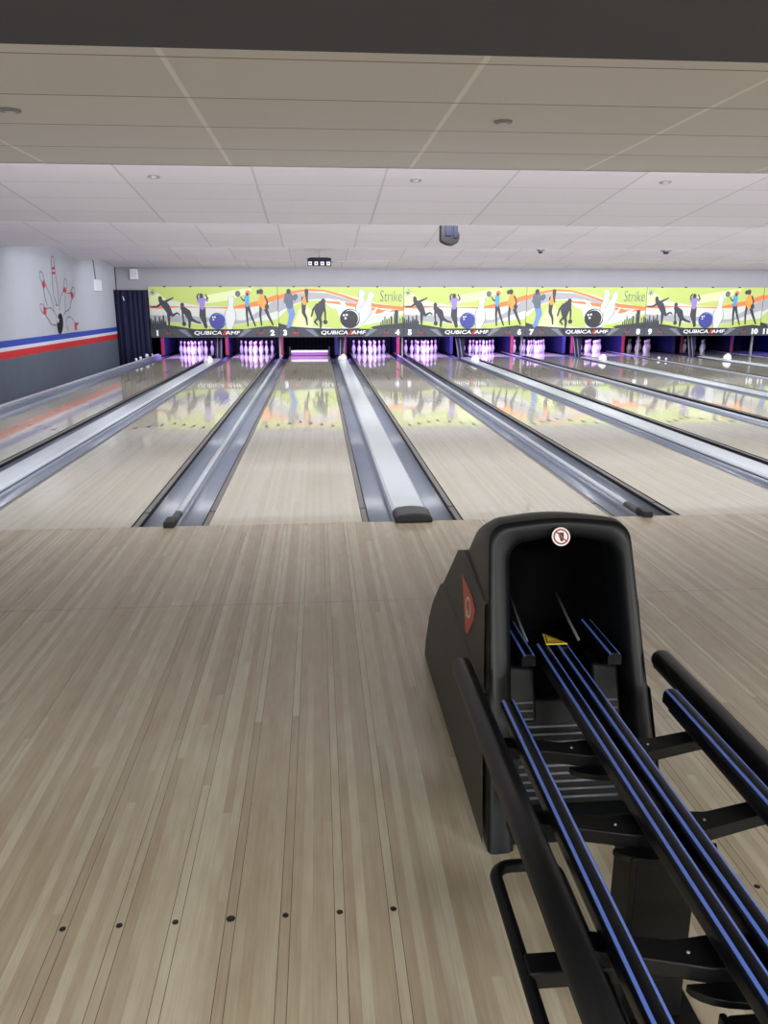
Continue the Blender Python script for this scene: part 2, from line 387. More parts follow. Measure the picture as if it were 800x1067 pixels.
# approach dots
for n in (2, 3, 4, 5):
    for k in range(-3, 4):
        r = .0110 if k == 0 else .0080
        if not (n in (3, 4) or (n == 2 and k == 3) or (n == 5 and k == -3)): continue
        mb = MB(); mb.lathe([(r, 0), (r, .0008), (0, .0008)], M_DOT, 14)
        o = mb.build('floor_dot'); o.location = (LX[n]+k*.1364, -3.64, 0)
        side = ['third dot left of', 'second dot left of', 'first dot left of', 'larger', 'first dot right of', 'second dot right of', 'third dot right of'][k+3]
        lab = ('larger black centre dot inlaid in the approach of lane %s' % ORD[n]) if k == 0 else ('small black inlaid approach dot, %s lane %s centre dot' % (side, ORD[n]))
        tag(o, lab, 'dot', 'approach dots')

def chan(x0, x1, side):     # gutter cross-section
    p = [(x0, -.012)]
    nseg = 14
    for k in range(nseg+1):
        a = PI*k/nseg; c = (x0+x1)/2; r = (x1-x0)/2-.006
        ca = math.cos(a); sa = math.sin(a)
        q = 3.4
        p.append((c - r*math.copysign(abs(ca)**(2/q), ca), -.012-.082*abs(sa)**(2/q)))
    p.append((x1, -.012))
    return p + [(x1, -.105), (x0, -.105)]
def gutter(x0, x1, lane, side):
    """side: +1 lane lies to the left of this gutter, -1 lane lies to its right"""
    xm = (x0+x1)/2
    t = thing('gutter', 'grey plastic gutter along the %s edge of lane %s' % ('right' if side > 0 else 'left', ORD[lane]), 'gutter', (xm, 0, 0), group='lane gutters')
    mb = MB(); mb.prism([(a-xm, b) for a, b in chan(x0, x1, side)], .002, 19.4, M_GUT, True); o = mb.build('channel', t)
    for p in o.data.polygons: p.use_smooth = len(p.vertices) == 4
    # folded bumper rail beside the lane edge
    xa = (x0+.004 if side > 0 else x1-.044) - xm
    mb = MB(); mb.box(xa, xa+.04, .42, 19.3, -.022, -.006, M_TRIM); mb.build('bumper_rail', t, .003, 2)
    mb = MB(); mb.box(xa, xa+.04, .004, .405, -.024, -.008, M_TRIM); mb.build('rail_end_piece', t, .003, 2)
    xb = xa+.041 if side > 0 else xa-.009
    mb = MB(); mb.box(xb, xb+.008, .004, 19.3, -.034, -.009, M_BLK)
    xc = xa-.003 if side > 0 else xa+.040
    mb.box(xc, xc+.0035, .004, 19.3, -.02, -.002, M_BLK)
    mb.build('black_edging', t)
    return t
for n in range(1, 13):
    gl, gr = LX[n]-HALF-.235, LX[n]+HALF+.235
    gutter(gl, LX[n]-HALF, n, -1); gutter(LX[n]+HALF, gr, n, 1)
# dividers
def wide_cap(n):            # pale capping between the lanes of a pair
    x = (LX[n]+LX[n+1])/2; hw = .124
    t = thing('ball_track_capping', 'wide pale flat capping between lanes %s and %s' % (ORD[n], ORD[n+1]), 'capping', (x, 0, 0), group='wide pale cappings')
    prof = [(-.115, -.105), (-.115, -.006), (-hw-.006, -.004), (-hw-.006, .012)] + [(-hw+.014 + (2*hw-.028)*k/8, .03+.006*math.sin(PI*k/8)) for k in range(9)] + [(hw+.006, .012), (hw+.006, -.004), (.115, -.006), (.115, -.105)]
    mb = MB(); mb.prism(prof, .19, 16.4, M_CAP); mb.build('capping', t, .004, 2)
    mb = MB()
    for s in (-1, 1): mb.box(s*.1185-.003, s*.1185+.003, .2, 16.4, -.09, -.0075, M_BLK)
    mb.build('edge_strip', t)
    ec = thing_part = None
    mb = MB(); prof2 = [(-hw-.008, .002), (-hw-.008, .03)] + [(-hw+.015+(2*hw-.03)*k/8, .05+.012*math.sin(PI*k/8)) for k in range(9)] + [(hw+.008, .03), (hw+.008, .002)]
    mb.prism(prof2, -.045, .19, M_ENDB); ec = mb.build('end_cap', t, .008, 3)
    mb = MB(); mb.prism([(a*.96, b) for a, b in [(-hw+.01, .049)] + [(-hw+.015+(2*hw-.03)*k/8, .0535+.012*math.sin(PI*k/8)) for k in range(9)] + [(hw-.01, .049)]], -.03, .185, M_ENDT)
    mb.build('top_plate', ec, .002, 2)
for n in (1, 3, 5, 7, 9, 11): wide_cap(n)
def slim_rail(n):
    x = (LX[n]+LX[n+1])/2
    t = thing('divider_rail', 'slim rounded pale divider rail between lanes %s and %s' % (ORD[n], ORD[n+1]), 'rail', (x, 0, 0), group='slim divider rails')
    hw = .027
    prof = [(-hw-.001, -.105), (-hw, -.02)] + [(-hw*math.cos(PI*k/8)*.95, .012*math.sin(PI*k/8)+.0) for k in range(9)] + [(hw, -.02), (hw+.001, -.105)]
    mb = MB(); mb.prism(prof, .36, 19.3, M_RAILW, False); mb.build('rail', t)
    mb = MB(); mb.prism([(-.028, -.1), (-.028, .004), (-.018, .018), (.018, .018), (.028, .004), (.028, -.1)], .09, .36, M_ENDT); mb.build('rail_sleeve', t, .004, 2)
    mb = MB(); mb.prism([(-.037, .001), (-.037, .035), (-.028, .045), (.028, .045), (.037, .035), (.037, .001)], -.045, .095, M_ENDB); mb.build('end_cap', t, .006, 3)
for n in (2, 4, 6, 8, 10): slim_rail(n)
# ledge at the far left
t = thing('side_ledge', 'pale ledge capping along the left wall beside lane one', 'ledge', (-4.2, 0, 0))
mb = MB(); mb.box(-.06, .055, .002, 17.6, -.2, .07, M_GUT); mb.build('ledge_body', t, .006, 2)
mb = MB(); mb.box(-.068, .0, .002, 17.6, .0705, .088, M_RAILW); mb.build('ledge_cap', t, .006, 2)

# ------------------------------------------------------------------ pins
PINPROF = [(0, 0), (.0258, 0), (.0286, .006), (.0355, .019), (.0455, .057), (.0537, .0857), (.0605, .114), (.0584, .149), (.0494, .184), (.0391, .2128),
           (.0292, .241), (.0248, .2545), (.0233, .262), (.0235, .276), (.0262, .298), (.0305, .32), (.0323, .343), (.031, .357), (.0255, .371), (.015, .379), (0, .381)]
mb = MB(); mb.lathe(PINPROF, M_PIN, 18, mfun=lambda a, b: M_PRED if (abs(a-.241) < .002 or abs(a-.276) < .002) else M_PIN)
pin0 = mb.build('bowling_pin')
PN = ['front pin of the triangle', 'left pin of the second row', 'right pin of the second row', 'left pin of the third row', 'middle pin of the third row',
      'right pin of the third row', 'far left pin of the back row', 'inner left pin of the back row', 'inner right pin of the back row', 'far right pin of the back row']
POS = [(0, 0), (-1, 1), (1, 1), (-2, 2), (0, 2), (2, 2), (-3, 3), (-1, 3), (1, 3), (3, 3)]
first = True
for n in (1, 2, 4, 5, 6, 7, 8, 9, 10):
    for k, (a, b) in enumerate(POS):
        o = pin0 if first else pin0.copy()
        if not first: COL.objects.link(o)
        first = False
        o.location = (LX[n]+a*.1524, 18.288+b*.264, 0); o.rotation_euler = (0, 0, random.random()*6)
        tag(o, 'white bowling pin on the deck under number %s, %s' % (ORD[n], PN[k]), 'bowling pin', 'pins on lane %s' % ORD[n])

# ------------------------------------------------------------------ pin decks: kickbacks, posts, purple lamps
M_UV = mat('purple_tube', (168, 96, 255), .4, emit=30)
M_UV2 = mat('blue_tube', (70, 60, 255), .4, emit=6)
def kick(x, n, side):
    t = thing('kickback_panel', 'dark kickback board with red front edge at the %s of deck %s' % (side, ORD[n]), 'panel', (x, 18.0, 0), group='kickback boards')
    mb = MB(); mb.box(-.02, .02, .03, 2.5, .015, 1.3, M_KICK); mb.build('board', t)
    mb = MB(); mb.box(-.045, .045, 0, .028, .015, 1.3, M_KRED if side == 'left' else M_KICK); mb.build('front_edge', t, .004, 2)
for n in range(1, 13):
    kick(LX[n]-HALF-.235, n, 'left') if n % 2 == 0 else kick(LX[n]-HALF-.265, n, 'left')
    if n % 2: kick(LX[n]+HALF+.24, n, 'right')
    if n in (1, 2, 4, 5, 6, 7, 8, 11):
        uv = M_UV2 if n == 11 else M_UV
        t = thing('deck_lamp', '%s tube lamp behind the masking over deck %s' % ('blue' if n == 11 else 'purple', ORD[n]), 'lamp', (LX[n], 17.25, .78))
        mb = MB(); mb.tube([(-.5, 0, 0), (.5, 0, 0)], .018, uv, 10); mb.build('tube', t)
        mb = MB(); mb.box(-.55, .55, -.05, .05, .02, .06, M_KICK); mb.build('reflector', t)
        for q in (-.45, .45):
            mb = MB(); mb.box(q-.02, q+.02, -.6525, -.04, .03, .05, M_KICK); mb.build('bracket', t)
        pw = 7 if n != 11 else 3
        area('deck_lamp_light', (LX[n], 17.3, .77), (math.radians(38), 0, 0), 1.0, .05, pw*9, (.50, .33, 1.0) if n != 11 else (.12, .1, 1.0))
# rear cushions
for n in range(1, 13):
    mb = MB(); mb.box(LX[n]-.74, LX[n]+.74, 20.2, 20.3, -.1, 1.3, M_KICK)
    for k in range(12): mb.box(LX[n]-.74+k*.123, LX[n]-.64+k*.123, 20.17, 20.2, -.1, 1.3, M_DARK)
    tag(mb.build('pit_cushion'), 'dark rear cushion curtain hanging behind deck %s' % ORD[n], 'cushion', 'pit cushions')
# sweep bar down across lane 3
M_SWW = mat('sweep_white', (240, 235, 250), .4)
M_SWP = mat('sweep_purple', (150, 90, 150), .4)
t = thing('sweep_bar', 'white and purple sweep bar lowered across the deck under number three', 'sweep bar', (LX[3], 17.75, 0))
mb = MB(); mb.box(-.53, .53, 0, .03, .012, .10, M_SWP); mb.build('board', t, .003, 2)
mb = MB(); mb.box(-.53, .53, -.012, .03, .1005, .16, M_SWW); mb.build('top_strip', t, .004, 2)
for s in (-1, 1):
    mb = MB(); mb.box(s*.56-.02, s*.56+.02, -.03, .35, .03, .26, M_ENDB); mb.build('arm', t, .01, 2)
area('sweep_lamp_light', (LX[3], 17.1, .7), (math.radians(30), 0, 0), .9, .05, 9, (.72, .6, 1.0))
t = thing('deck_lamp', 'white tube lamp behind the masking over deck three', 'lamp', (LX[3], 17.0, .78))
mb = MB(); mb.tube([(-.5, 0, 0), (.5, 0, 0)], .018, M_TUBE, 10); mb.build('tube', t)
mb = MB(); mb.box(-.55, .55, -.4025, .05, .02, .05, M_KICK); mb.build('reflector', t)
# slanted posts of the ball lift between the lanes of each pair
for n in (1, 3, 5, 7, 9):
    x = (LX[n]+LX[n+1])/2
    t = thing('ball_lift_frame', 'pair of pale upright posts below the masking between decks %s and %s' % (ORD[n], ORD[n+1]), 'frame', (x, 17.0, 0), group='ball lift frames')
    for s in (-1, 1):
        mb = MB(); mb.tube([(s*.05, 0, -.19), (s*.05+(.04 if n < 5 else -.12), .05, .62)], .014, M_POST, 8); mb.build('post', t)
    mb = MB(); mb.box(-.1, .1, .06, .1, -.19, .7, M_KICK); mb.build('back_plate', t)
for n in (2, 4, 6, 8, 10):
    x = (LX[n]+LX[n+1])/2
    mb = MB(); mb.box(-.022, .022, -.03, .03, .013, .6, M_POST)
    o = mb.build('masking_post', None, .004, 2); o.location = (x, 16.9, 0)
    tag(o, 'slim grey post under the masking between decks %s and %s' % (ORD[n], ORD[n+1]), 'post', 'masking posts')
# lumpy white domes on the wide capping
M_DOME = mat('dome_white', (206, 206, 200), .5, noise=.05, nscale=9)
for n, y in ((1, 15.0), (3, 15.6), (5, 14.95), (7, 15.0), (9, 15.0)):
    x = (LX[n]+LX[n+1])/2
    mb = MB()
    mb.lathe([(.105*math.cos(a*PI/16), .15*math.sin(a*PI/16)) for a in range(9)], M_DOME, 20)
    o = len(mb.v)
    mb.v = [(a*(1+.06*math.sin(5*c*20+b*30)), b*1.25*(1+.05*math.cos(a*40)), c*(1+.05*math.sin(a*33))) for a, b, c in mb.v]
    lo = MB(); lo.lathe([(.05*math.cos(a*PI/12), .10*math.sin(a*PI/12)) for a in range(7)], M_DOME, 14, (-.085, -.03, 0))
    mb.add(lo.v, lo.f, M_DOME, True)
    ob = mb.build('dome_cover'); ob.location = (x, y, .0375)
    tag(ob, 'white lumpy dome sitting on the capping between lanes %s and %s' % (ORD[n], ORD[n+1]), 'cover', 'white domes on the cappings')

# ------------------------------------------------------------------ masking panels
def YL(mb):        # every printed layer lies a hair in front of the one before
    mb.lay = getattr(mb, 'lay', 0) + 1
    return YB - .0505 - mb.lay*.00005
def oval(mb, T, cx, cy, rx, ry, m, y, rot=0, n=20):
    y = YL(mb)
    c, s = math.cos(rot), math.sin(rot); pts = []
    for k in range(n):
        a = 2*PI*k/n; dx, dy = rx*math.cos(a), ry*math.sin(a); pts.append(T(cx+dx*c-dy*s, cy+dx*s+dy*c))
    mb.add([(p[0], y, p[1]) for p in pts], [tuple(range(n))], m)
def poly(mb, T, pts, m, y):
    y = YL(mb)
    pts = [T(*p) for p in pts]; mb.add([(p[0], y, p[1]) for p in pts], [tuple(range(len(pts)))], m)
def strip(mb, T, top, bot, m, y):        # band between two polylines with equal counts
    y = YL(mb)
    a = [T(*p) for p in top]; b = [T(*p) for p in bot]
    v = [(p[0], y, p[1]) for p in a] + [(p[0], y, p[1]) for p in b]; n = len(a)
    mb.add(v, [(i, i+1, n+i+1, n+i) for i in range(n-1)], m)
def limb(mb, T, pts, ws, m, y):
    for i in range(len(pts)-1):
        (x0, y0), (x1, y1) = pts[i], pts[i+1]; d = math.hypot(x1-x0, y1-y0) or 1; nx, ny = -(y1-y0)/d, (x1-x0)/d
        w0, w1 = ws[i]*.58, ws[i+1]*.58
        poly(mb, T, [(x0+nx*w0, y0+ny*w0), (x1+nx*w1, y1+ny*w1), (x1-nx*w1, y1-ny*w1), (x0-nx*w0, y0-ny*w0)], m, y)
    for i, (a, b) in enumerate(pts): oval(mb, T, a, b, ws[i]*.58, ws[i]*.58, m, y, 0, 10)
def pinshape(mb, T, cx, cy, h, rot, y):
    prof = [(.5, .07), (.42, .09), (.3, .13), (.15, .17), (0, .15), (-.12, .1), (-.22, .065), (-.32, .08), (-.42, .095), (-.49, .06)]
    c, s = math.cos(rot), math.sin(rot)
    for g, m, yy in ((1.12, A['pline'], y), (1.0, A['pin'], y-.0007)):
        P = [(w_*h*g, t_*h*(1+.04*(g-1)*5)) for t_, w_ in prof] + [(-w_*h*g, t_*h) for t_, w_ in prof[::-1]]
        poly(mb, T, [(cx+a*c-b*s, cy+a*s+b*c) for a, b in P], m, yy)
def art_A(s0, PW):
    sc_ = PW/721.0            # sketch grid 25..746 wide
    def T(x, y): return (s0+(x-27)*sc_, 1.887-(y-48)/5.333/39.8)
    mb = MB(); Y = YB-.052
    strip(mb, T, [(27, 48), (748, 48)], [(27, 300), (748, 300)], A['white'], Y)
    y = Y-.001
    strip(mb, T, [(27, 48), (120, 48), (300, 48), (480, 48), (620, 48), (748, 48)], [(27, 60), (120, 118), (300, 150), (480, 158), (620, 128), (748, 96)], A['lime'], y)
    strip(mb, T, [(27, 62), (80, 80), (120, 112)], [(27, 140), (80, 145), (120, 150)], A['pale'], y)
    strip(mb, T, [(340, 95), (480, 70), (600, 55)], [(340, 140), (480, 120), (600, 75)], A['pale'], y-.0005)
    strip(mb, T, [(27, 200), (120, 206), (240, 205), (350, 215), (470, 228), (560, 232)], [(27, 262), (120, 250), (240, 240), (350, 238), (470, 240), (560, 236)], A['grey'], y)
    strip(mb, T, [(440, 252), (560, 228), (660, 168), (748, 108)], [(440, 262), (560, 246), (660, 205), (748, 178)], A['grey'], y)
    y -= .001
    strip(mb, T, [(27, 150), (90, 150), (200, 154), (330, 158), (480, 158), (560, 140), (650, 122), (748, 88)], [(27, 164), (90, 168), (200, 160), (330, 162), (480, 168), (560, 165), (650, 150), (748, 118)], A['orange'], y)
    strip(mb, T, [(120, 236), (200, 244), (300, 252), (380, 262), (480, 262), (600, 240), (748, 225)], [(120, 275), (200, 280), (300, 292), (380, 300), (480, 298), (600, 285), (748, 268)], A['lime'], y)
    y -= .001
    # foreground hill and skyline
    strip(mb, T, [(27, 250), (100, 254), (170, 262), (250, 276), (330, 288), (400, 294), (480, 290), (560, 280), (640, 268), (700, 262), (748, 268)],
          [(27, 305), (100, 305), (170, 305), (250, 305), (330, 305), (400, 305), (480, 305), (560, 305), (640, 305), (700, 305), (748, 305)], A['dgrey'], y)
    for i, (x, h) in enumerate(((32, 225), (44, 232), (56, 212), (68, 238), (80, 214), (91, 230), (102, 205), (112, 240))):
        poly(mb, T, [(x-7, 262), (x+7, 262), (x+4, h), (x, h-8), (x-4, h)], A['dgrey'], y)
    y -= .001
    S = A['sil']
    for k in range(4):
        a = k*PI/4+.2; dx, dy = 20*math.cos(a), 18*math.sin(a)
        limb(mb, T, [(50-dx, 80-dy), (50+dx, 80+dy)], [3, 3], A['slate'], y)
    # lunging bowler with raised leg
    oval(mb, T, 91, 112, 11, 13, S, y); limb(mb, T, [(92, 125), (118, 150), (135, 180)], [20, 34, 28], S, y)
    limb(mb, T, [(110, 133), (138, 120), (162, 108)], [14, 9, 6], S, y); limb(mb, T, [(96, 138), (72, 156), (38, 158)], [12, 9, 6], S, y)
    limb(mb, T, [(133, 180), (132, 222), (131, 262)], [20, 13, 8], S, y); limb(mb, T, [(138, 180), (152, 205), (180, 190), (192, 200)], [20, 13, 8, 7], S, y)
    # crouching bowler
    oval(mb, T, 211, 146, 11, 12, S, y); limb(mb, T, [(212, 165), (238, 190), (252, 225)], [22, 34, 24], S, y)
    limb(mb, T, [(212, 168), (210, 205), (214, 240)], [12, 9, 7], S, y); oval(mb, T, 215, 250, 12, 13, S, y)
    limb(mb, T, [(248, 220), (244, 268)], [16, 10], S, y); limb(mb, T, [(252, 220), (280, 238), (308, 246)], [18, 12, 8], S, y)
    # cheering figure in a purple top
    limb(mb, T, [(322, 165), (313, 205), (325, 240), (335, 272)], [26, 18, 13, 9], S, y); limb(mb, T, [(328, 165), (332, 210), (340, 268)], [20, 13, 9], S, y)
    limb(mb, T, [(300, 118), (297, 98), (306, 86)], [9, 7, 6], S, y); limb(mb, T, [(345, 118), (355, 112), (343, 90)], [8, 7, 6], S, y)
    limb(mb, T, [(321, 118), (322, 160)], [32, 22], A['purple'], y-.0004); limb(mb, T, [(308, 118), (298, 128)], [12, 9], A['purple'], y-.0004); limb(mb, T, [(336, 116), (352, 124)], [12, 9], A['purple'], y-.0004)
    oval(mb, T, 320, 97, 11, 14, S, y-.0008)
    # pin outline and ball
    pinshape(mb, T, 478, 190, 185, .10, y)
    oval(mb, T, 403, 235, 46, 46, A['ball'], y-.001, 0, 28); oval(mb, T, 414, 228, 36, 36, A['ballhi'], y-.0015, 0, 28); oval(mb, T, 410, 231, 35, 35, A['ball'], y-.002, 0, 28)
    for a, b in ((378, 214), (390, 213), (381, 227)): oval(mb, T, a, b, 5, 5, A['pin'], y-.0025, 0, 10)
    # woman in blue holding a ball up
    limb(mb, T, [(572, 150), (570, 200), (574, 262)], [15, 11, 7], S, y-.003); limb(mb, T, [(578, 150), (594, 205), (616, 262)], [15, 11, 7], S, y-.003)
    limb(mb, T, [(572, 112), (555, 124), (540, 104)], [9, 7, 5], S, y-.003); oval(mb, T, 524, 86, 15, 17, A['slate'], y-.003)
    limb(mb, T, [(574, 105), (575, 148)], [24, 16], A['blue'], y-.0035); oval(mb, T, 580, 80, 15, 14, A['orange'], y-.004); oval(mb, T, 577, 88, 8, 9, S, y-.0038)
    # woman in orange
    limb(mb, T, [(650, 155), (646, 205), (651, 258)], [13, 10, 7], S, y-.003); limb(mb, T, [(670, 150), (692, 205), (716, 256)], [20, 13, 8], S, y-.003)
    limb(mb, T, [(662, 100), (668, 150)], [28, 36], A['orng'], y-.0035); limb(mb, T, [(650, 104), (640, 140)], [12, 9], A['orng'], y-.0035)
    oval(mb, T, 654, 74, 13, 15, S, y-.004); oval(mb, T, 638, 76, 9, 12, S, y-.004); limb(mb, T, [(676, 100), (688, 130), (686, 152)], [9, 8, 8], S, y-.004); oval(mb, T, 684, 157, 12, 15, S, y-.0042)
    return mb
def art_B(s0, PW):
    sc_ = PW/733.0
    def T(x, y): return (s0+(x-30)*sc_, 1.887-(y-55)/5.714/39.8)
    mb = MB(); Y = YB-.052
    strip(mb, T, [(30, 55), (764, 55)], [(30, 322), (764, 322)], A['white'], Y)
    y = Y-.001
    strip(mb, T, [(30, 55), (200, 55), (400, 55), (600, 55), (764, 55)], [(30, 105), (200, 70), (400, 92), (600, 150), (764, 175)], A['lime'], y)
    strip(mb, T, [(30, 235), (100, 170), (200, 135), (300, 132), (370, 190), (400, 290)], [(30, 290), (100, 285), (200, 290), (300, 292), (370, 300), (400, 305)], A['lime'], y)
    strip(mb, T, [(110, 290), (150, 190), (190, 160), (230, 200)], [(110, 295), (150, 292), (190, 292), (230, 292)], A['pale'], y-.0005)
    strip(mb, T, [(520, 285), (640, 262), (764, 215)], [(520, 305), (640, 300), (764, 290)], A['lime'], y)
    strip(mb, T, [(30, 128), (110, 100), (200, 85), (320, 92), (420, 122), (520, 160)], [(30, 205), (110, 160), (200, 130), (320, 122), (420, 140), (520, 170)], A['grey'], y-.0006)
    y -= .001
    strip(mb, T, [(30, 105), (110, 80), (200, 66), (300, 72), (400, 98), (500, 132), (600, 155), (764, 172)], [(30, 132), (110, 98), (200, 80), (300, 82), (400, 112), (500, 150), (600, 178), (764, 192)], A['orange'], y)
    strip(mb, T, [(300, 138), (400, 142), (500, 158), (560, 172)], [(300, 146), (400, 160), (500, 178), (560, 190)], A['orange'], y)
    strip(mb, T, [(560, 172), (640, 190), (764, 190)], [(600, 215), (640, 205), (764, 196)], A['orange'], y)
    y -= .001
    strip(mb, T, [(30, 268), (100, 288), (200, 296), (300, 302), (450, 302), (560, 292), (620, 282), (764, 268)], [(30, 322), (100, 322), (200, 322), (300, 322), (450, 322), (560, 322), (620, 322), (764, 322)], A['dgrey'], y)
    for i, (x, wd, h) in enumerate(((640, 8, 250), (652, 7, 232), (664, 8, 245), (676, 7, 240), (690, 12, 228), (706, 4, 215), (720, 22, 192), (742, 6, 240), (756, 8, 232), (628, 6, 262))):
        poly(mb, T, [(x-wd/2, 285), (x+wd/2, 285), (x+wd/2, h), (x-wd/2, h)], A['dgrey'], y)
    y -= .001
    S = A['sil']
    # man in jeans
    limb(mb, T, [(92, 165), (104, 215), (96, 255), (84, 290)], [30, 22, 18, 16], A['jean'], y); limb(mb, T, [(104, 165), (118, 215), (104, 250), (96, 285)], [22, 17, 16, 12], A['jean'], y)
    limb(mb, T, [(92, 112), (98, 165)], [44, 34], A['slate'], y-.0005); limb(mb, T, [(108, 108), (128, 132), (134, 118)], [14, 11, 9], A['slate'], y-.0005)
    limb(mb, T, [(76, 110), (68, 140), (82, 158)], [12, 10, 8], A['slate'], y-.0005); oval(mb, T, 93, 82, 13, 16, S, y-.001); oval(mb, T, 132, 112, 14, 17, A['slate'], y-.0012)
    # slim woman
    limb(mb, T, [(180, 150), (176, 205), (192, 240), (196, 278)], [24, 18, 12, 8], S, y); limb(mb, T, [(184, 112), (182, 150)], [26, 20], A['orng'], y-.0005)
    limb(mb, T, [(196, 80), (196, 118), (200, 145)], [20, 12, 8], S, y-.0008); oval(mb, T, 196, 80, 12, 14, S, y-.001); limb(mb, T, [(172, 116), (168, 130)], [8, 6], S, y)
    # crouching bowler with ball
    oval(mb, T, 292, 138, 13, 15, S, y-.002); limb(mb, T, [(282, 160), (266, 195), (266, 235)], [40, 46, 24], S, y-.002); limb(mb, T, [(255, 160), (232, 190), (222, 228)], [14, 10, 8], S, y-.002)
    limb(mb, T, [(294, 165), (302, 205), (302, 245)], [14, 10, 8], S, y-.002); oval(mb, T, 302, 262, 13, 14, S, y-.002)
    limb(mb, T, [(266, 230), (276, 262), (274, 296)], [20, 14, 9], S, y-.002); limb(mb, T, [(262, 235), (240, 262), (256, 280)], [14, 10, 7], S, y-.002)
    # flying pins
    for cx, cy, h, r in ((400, 148, 62, -.9), (330, 165, 60, -1.0), (514, 165, 190, .03), (545, 175, 190, .35), (605, 245, 100, 1.0), (590, 200, 60, .6), (660, 205, 70, 1.0), (478, 230, 120, .5)):
        pinshape(mb, T, cx, cy, h, r, y-.001); y -= .0003
    pts = []
    for k in range(20):
        rr = 34 if k % 2 else 16; pts.append((540+rr*math.cos(k*PI/10)*1.4, 296+rr*math.sin(k*PI/10)*.7))
    poly(mb, T, [p for p in pts if p[1] < 305], A['burst'], y-.001)
    oval(mb, T, 446, 242, 58, 58, A['black'], y-.002, 0, 30); oval(mb, T, 452, 238, 48, 49, A['pin'], y-.0024, 0, 30); oval(mb, T, 446, 243, 48, 49, A['black'], y-.0028, 0, 30)
    for a, b in ((411, 222), (428, 220), (420, 240)): oval(mb, T, a, b, 7, 7, A['pin'], y-.0032, 0, 10)
    # script lettering with a star
    x, z = T(686, 112); add_text(mb, 'Strike', .42, x, z, YL(mb)-.0016, A['slate'], .12, -.006, .62)
    return mb
PW = 3.377
for i in range(6):
    n = 2*i+1; x0 = LX[n]-.797 if n > 1 else LX[1]-.797; PWi = PW
    t = thing('masking_unit', 'printed %s masking panel above lanes %s and %s' % ('silhouette figures and purple ball' if i % 2 == 0 else 'strike artwork with black ball', ORD[n], ORD[n+1]), 'sign', (x0, YB, 0), group='masking panels')
    mb = MB(); mb.box(.004, PWi-.004, -.05, -.002, .585, 1.887, M_MBAND); mb.build('backing_board', t, .003, 2)
    am = (art_A if i % 2 == 0 else art_B)(0, PWi)
    am.v = [(min(max(a, .006), PWi-.006), b-YB, c) for a, b, c in am.v]
    am.build('printed_artwork', t, fix=False)
    yb = -.066
    mb = MB(); mb.box(.002, PWi-.002, yb, -.0505, .58, .795, M_MBAND); mb.build('lower_band', t, .004, 2)
    mb = MB(); c = PWi/2; y = yb-.0015
    def P(pts, m, yy=y): mb.add([(a, yy, b) for a, b in pts], [tuple(range(len(pts)))], m)
    P([(c-.72, .79), (c-.58, .60), (c+.58, .60), (c+.72, .79)], M_MPLATE)
    P([(c-.98, .785), (c-.78, .785), (c-.62, .60), (c-.70, .60)], M_MBAND2); P([(c+.98, .785), (c+.78, .785), (c+.62, .60), (c+.70, .60)], M_MBAND2)
    P([(.42, .79), (.46, .79), (.62, .60), (.60, .60)], M_MPLATE); P([(PWi-.42, .79), (PWi-.46, .79), (PWi-.62, .60), (PWi-.60, .60)], M_MPLATE)
    mb.build('band_graphics', t, fix=False)
    mb = MB(); add_text(mb, 'QUBICA', .132, c-.20, .695, y-.002, M_TXT, .15, .002, 1.50); mb.build('brand_lettering', t, fix=False)
    mb = MB(); add_text(mb, 'AMF', .132, c+.45, .695, y-.002, M_TXT, .15, .002, 1.50); mb.build('brand_lettering', t, fix=False)
    mb = MB(); mb.add([(c+.18, y-.002, .64), (c+.225, y-.002, .64), (c+.265, y-.002, .715), (c+.285, y-.002, .64), (c+.325, y-.002, .64), (c+.30, y-.002, .755), (c+.25, y-.002, .755)], [(0, 1, 2, 5, 6), (2, 3, 4, 5)], M_TRED)
    mb.build('red_chevron', t, fix=False)
    for k, xx in ((n, .17), (n+1, PWi-.17)):
        mb = MB(); add_text(mb, str(k), .19, xx, .69, y-.002, M_TXT, 0, .012, 1.1); mb.build('lane_number', t, fix=False)
    for xx in (.47, PWi-.47):
        mb = MB()
        for q in (-.05, .03):
            mb.add([(xx+q+.03*math.cos(a*PI/6), y-.002, .69+.03*math.sin(a*PI/6)) for a in range(12)], [tuple(range(12))], M_TRED if (i == 1 and xx < 1) else M_ORB)
        mb.build('indicator_light', t, fix=False)
    for q in (.12, .32, .55, .78):
        mb = MB(); mb.box(PWi*q, PWi*q+.05, -.06, -.01, 1.875, 1.905, M_ENDB); mb.build('clip', t)

# ------------------------------------------------------------------ curtain and small wall items
mb = MB(); nx = 120; v = []
for k in range(nx+1):
    s = k/nx; x = -4.99 + s*.83
    yy = 16.28 + .035*math.sin(s*38+1.2*math.sin(s*9)) + .015*math.sin(s*91)
    for z in (1.775, 1.2, .4, -.18 if x < -4.29 else .105): v.append((x, yy + (.0 if z > 1.7 else .012*math.sin(s*17+z)), z + (0 if z < 0 else 0)))
f = [(k*4+j, (k+1)*4+j, (k+1)*4+j+1, k*4+j+1) for k in range(nx) for j in range(3)]
mb.add(v, f, M_CURT, True)
t = thing('curtain', 'dark navy pleated curtain hanging beside the masking in the corner', 'curtain', (0, 0, 0))
o = mb.build('fabric', t); sm = o.modifiers.new('thick', 'SOLIDIFY'); sm.thickness = .006
mb = MB(); mb.tube([(-4.99, 16.28, 1.785), (-4.16, 16.28, 1.785)], .014, M_BLK, 8); mb.build('curtain_rod', t)
mb = MB(); mb.tube([(-4.76, 16.21, 1.64), (-4.74, 16.20, 1.60), (-4.725, 16.20, 1.53)], .013, M_PAPER, 8); mb.build('white_tie', t)
t = thing('wall_notice', 'small white notice box on the left wall at the end of a thin cable', 'sign', (XL+.002, 14.75, 1.75))
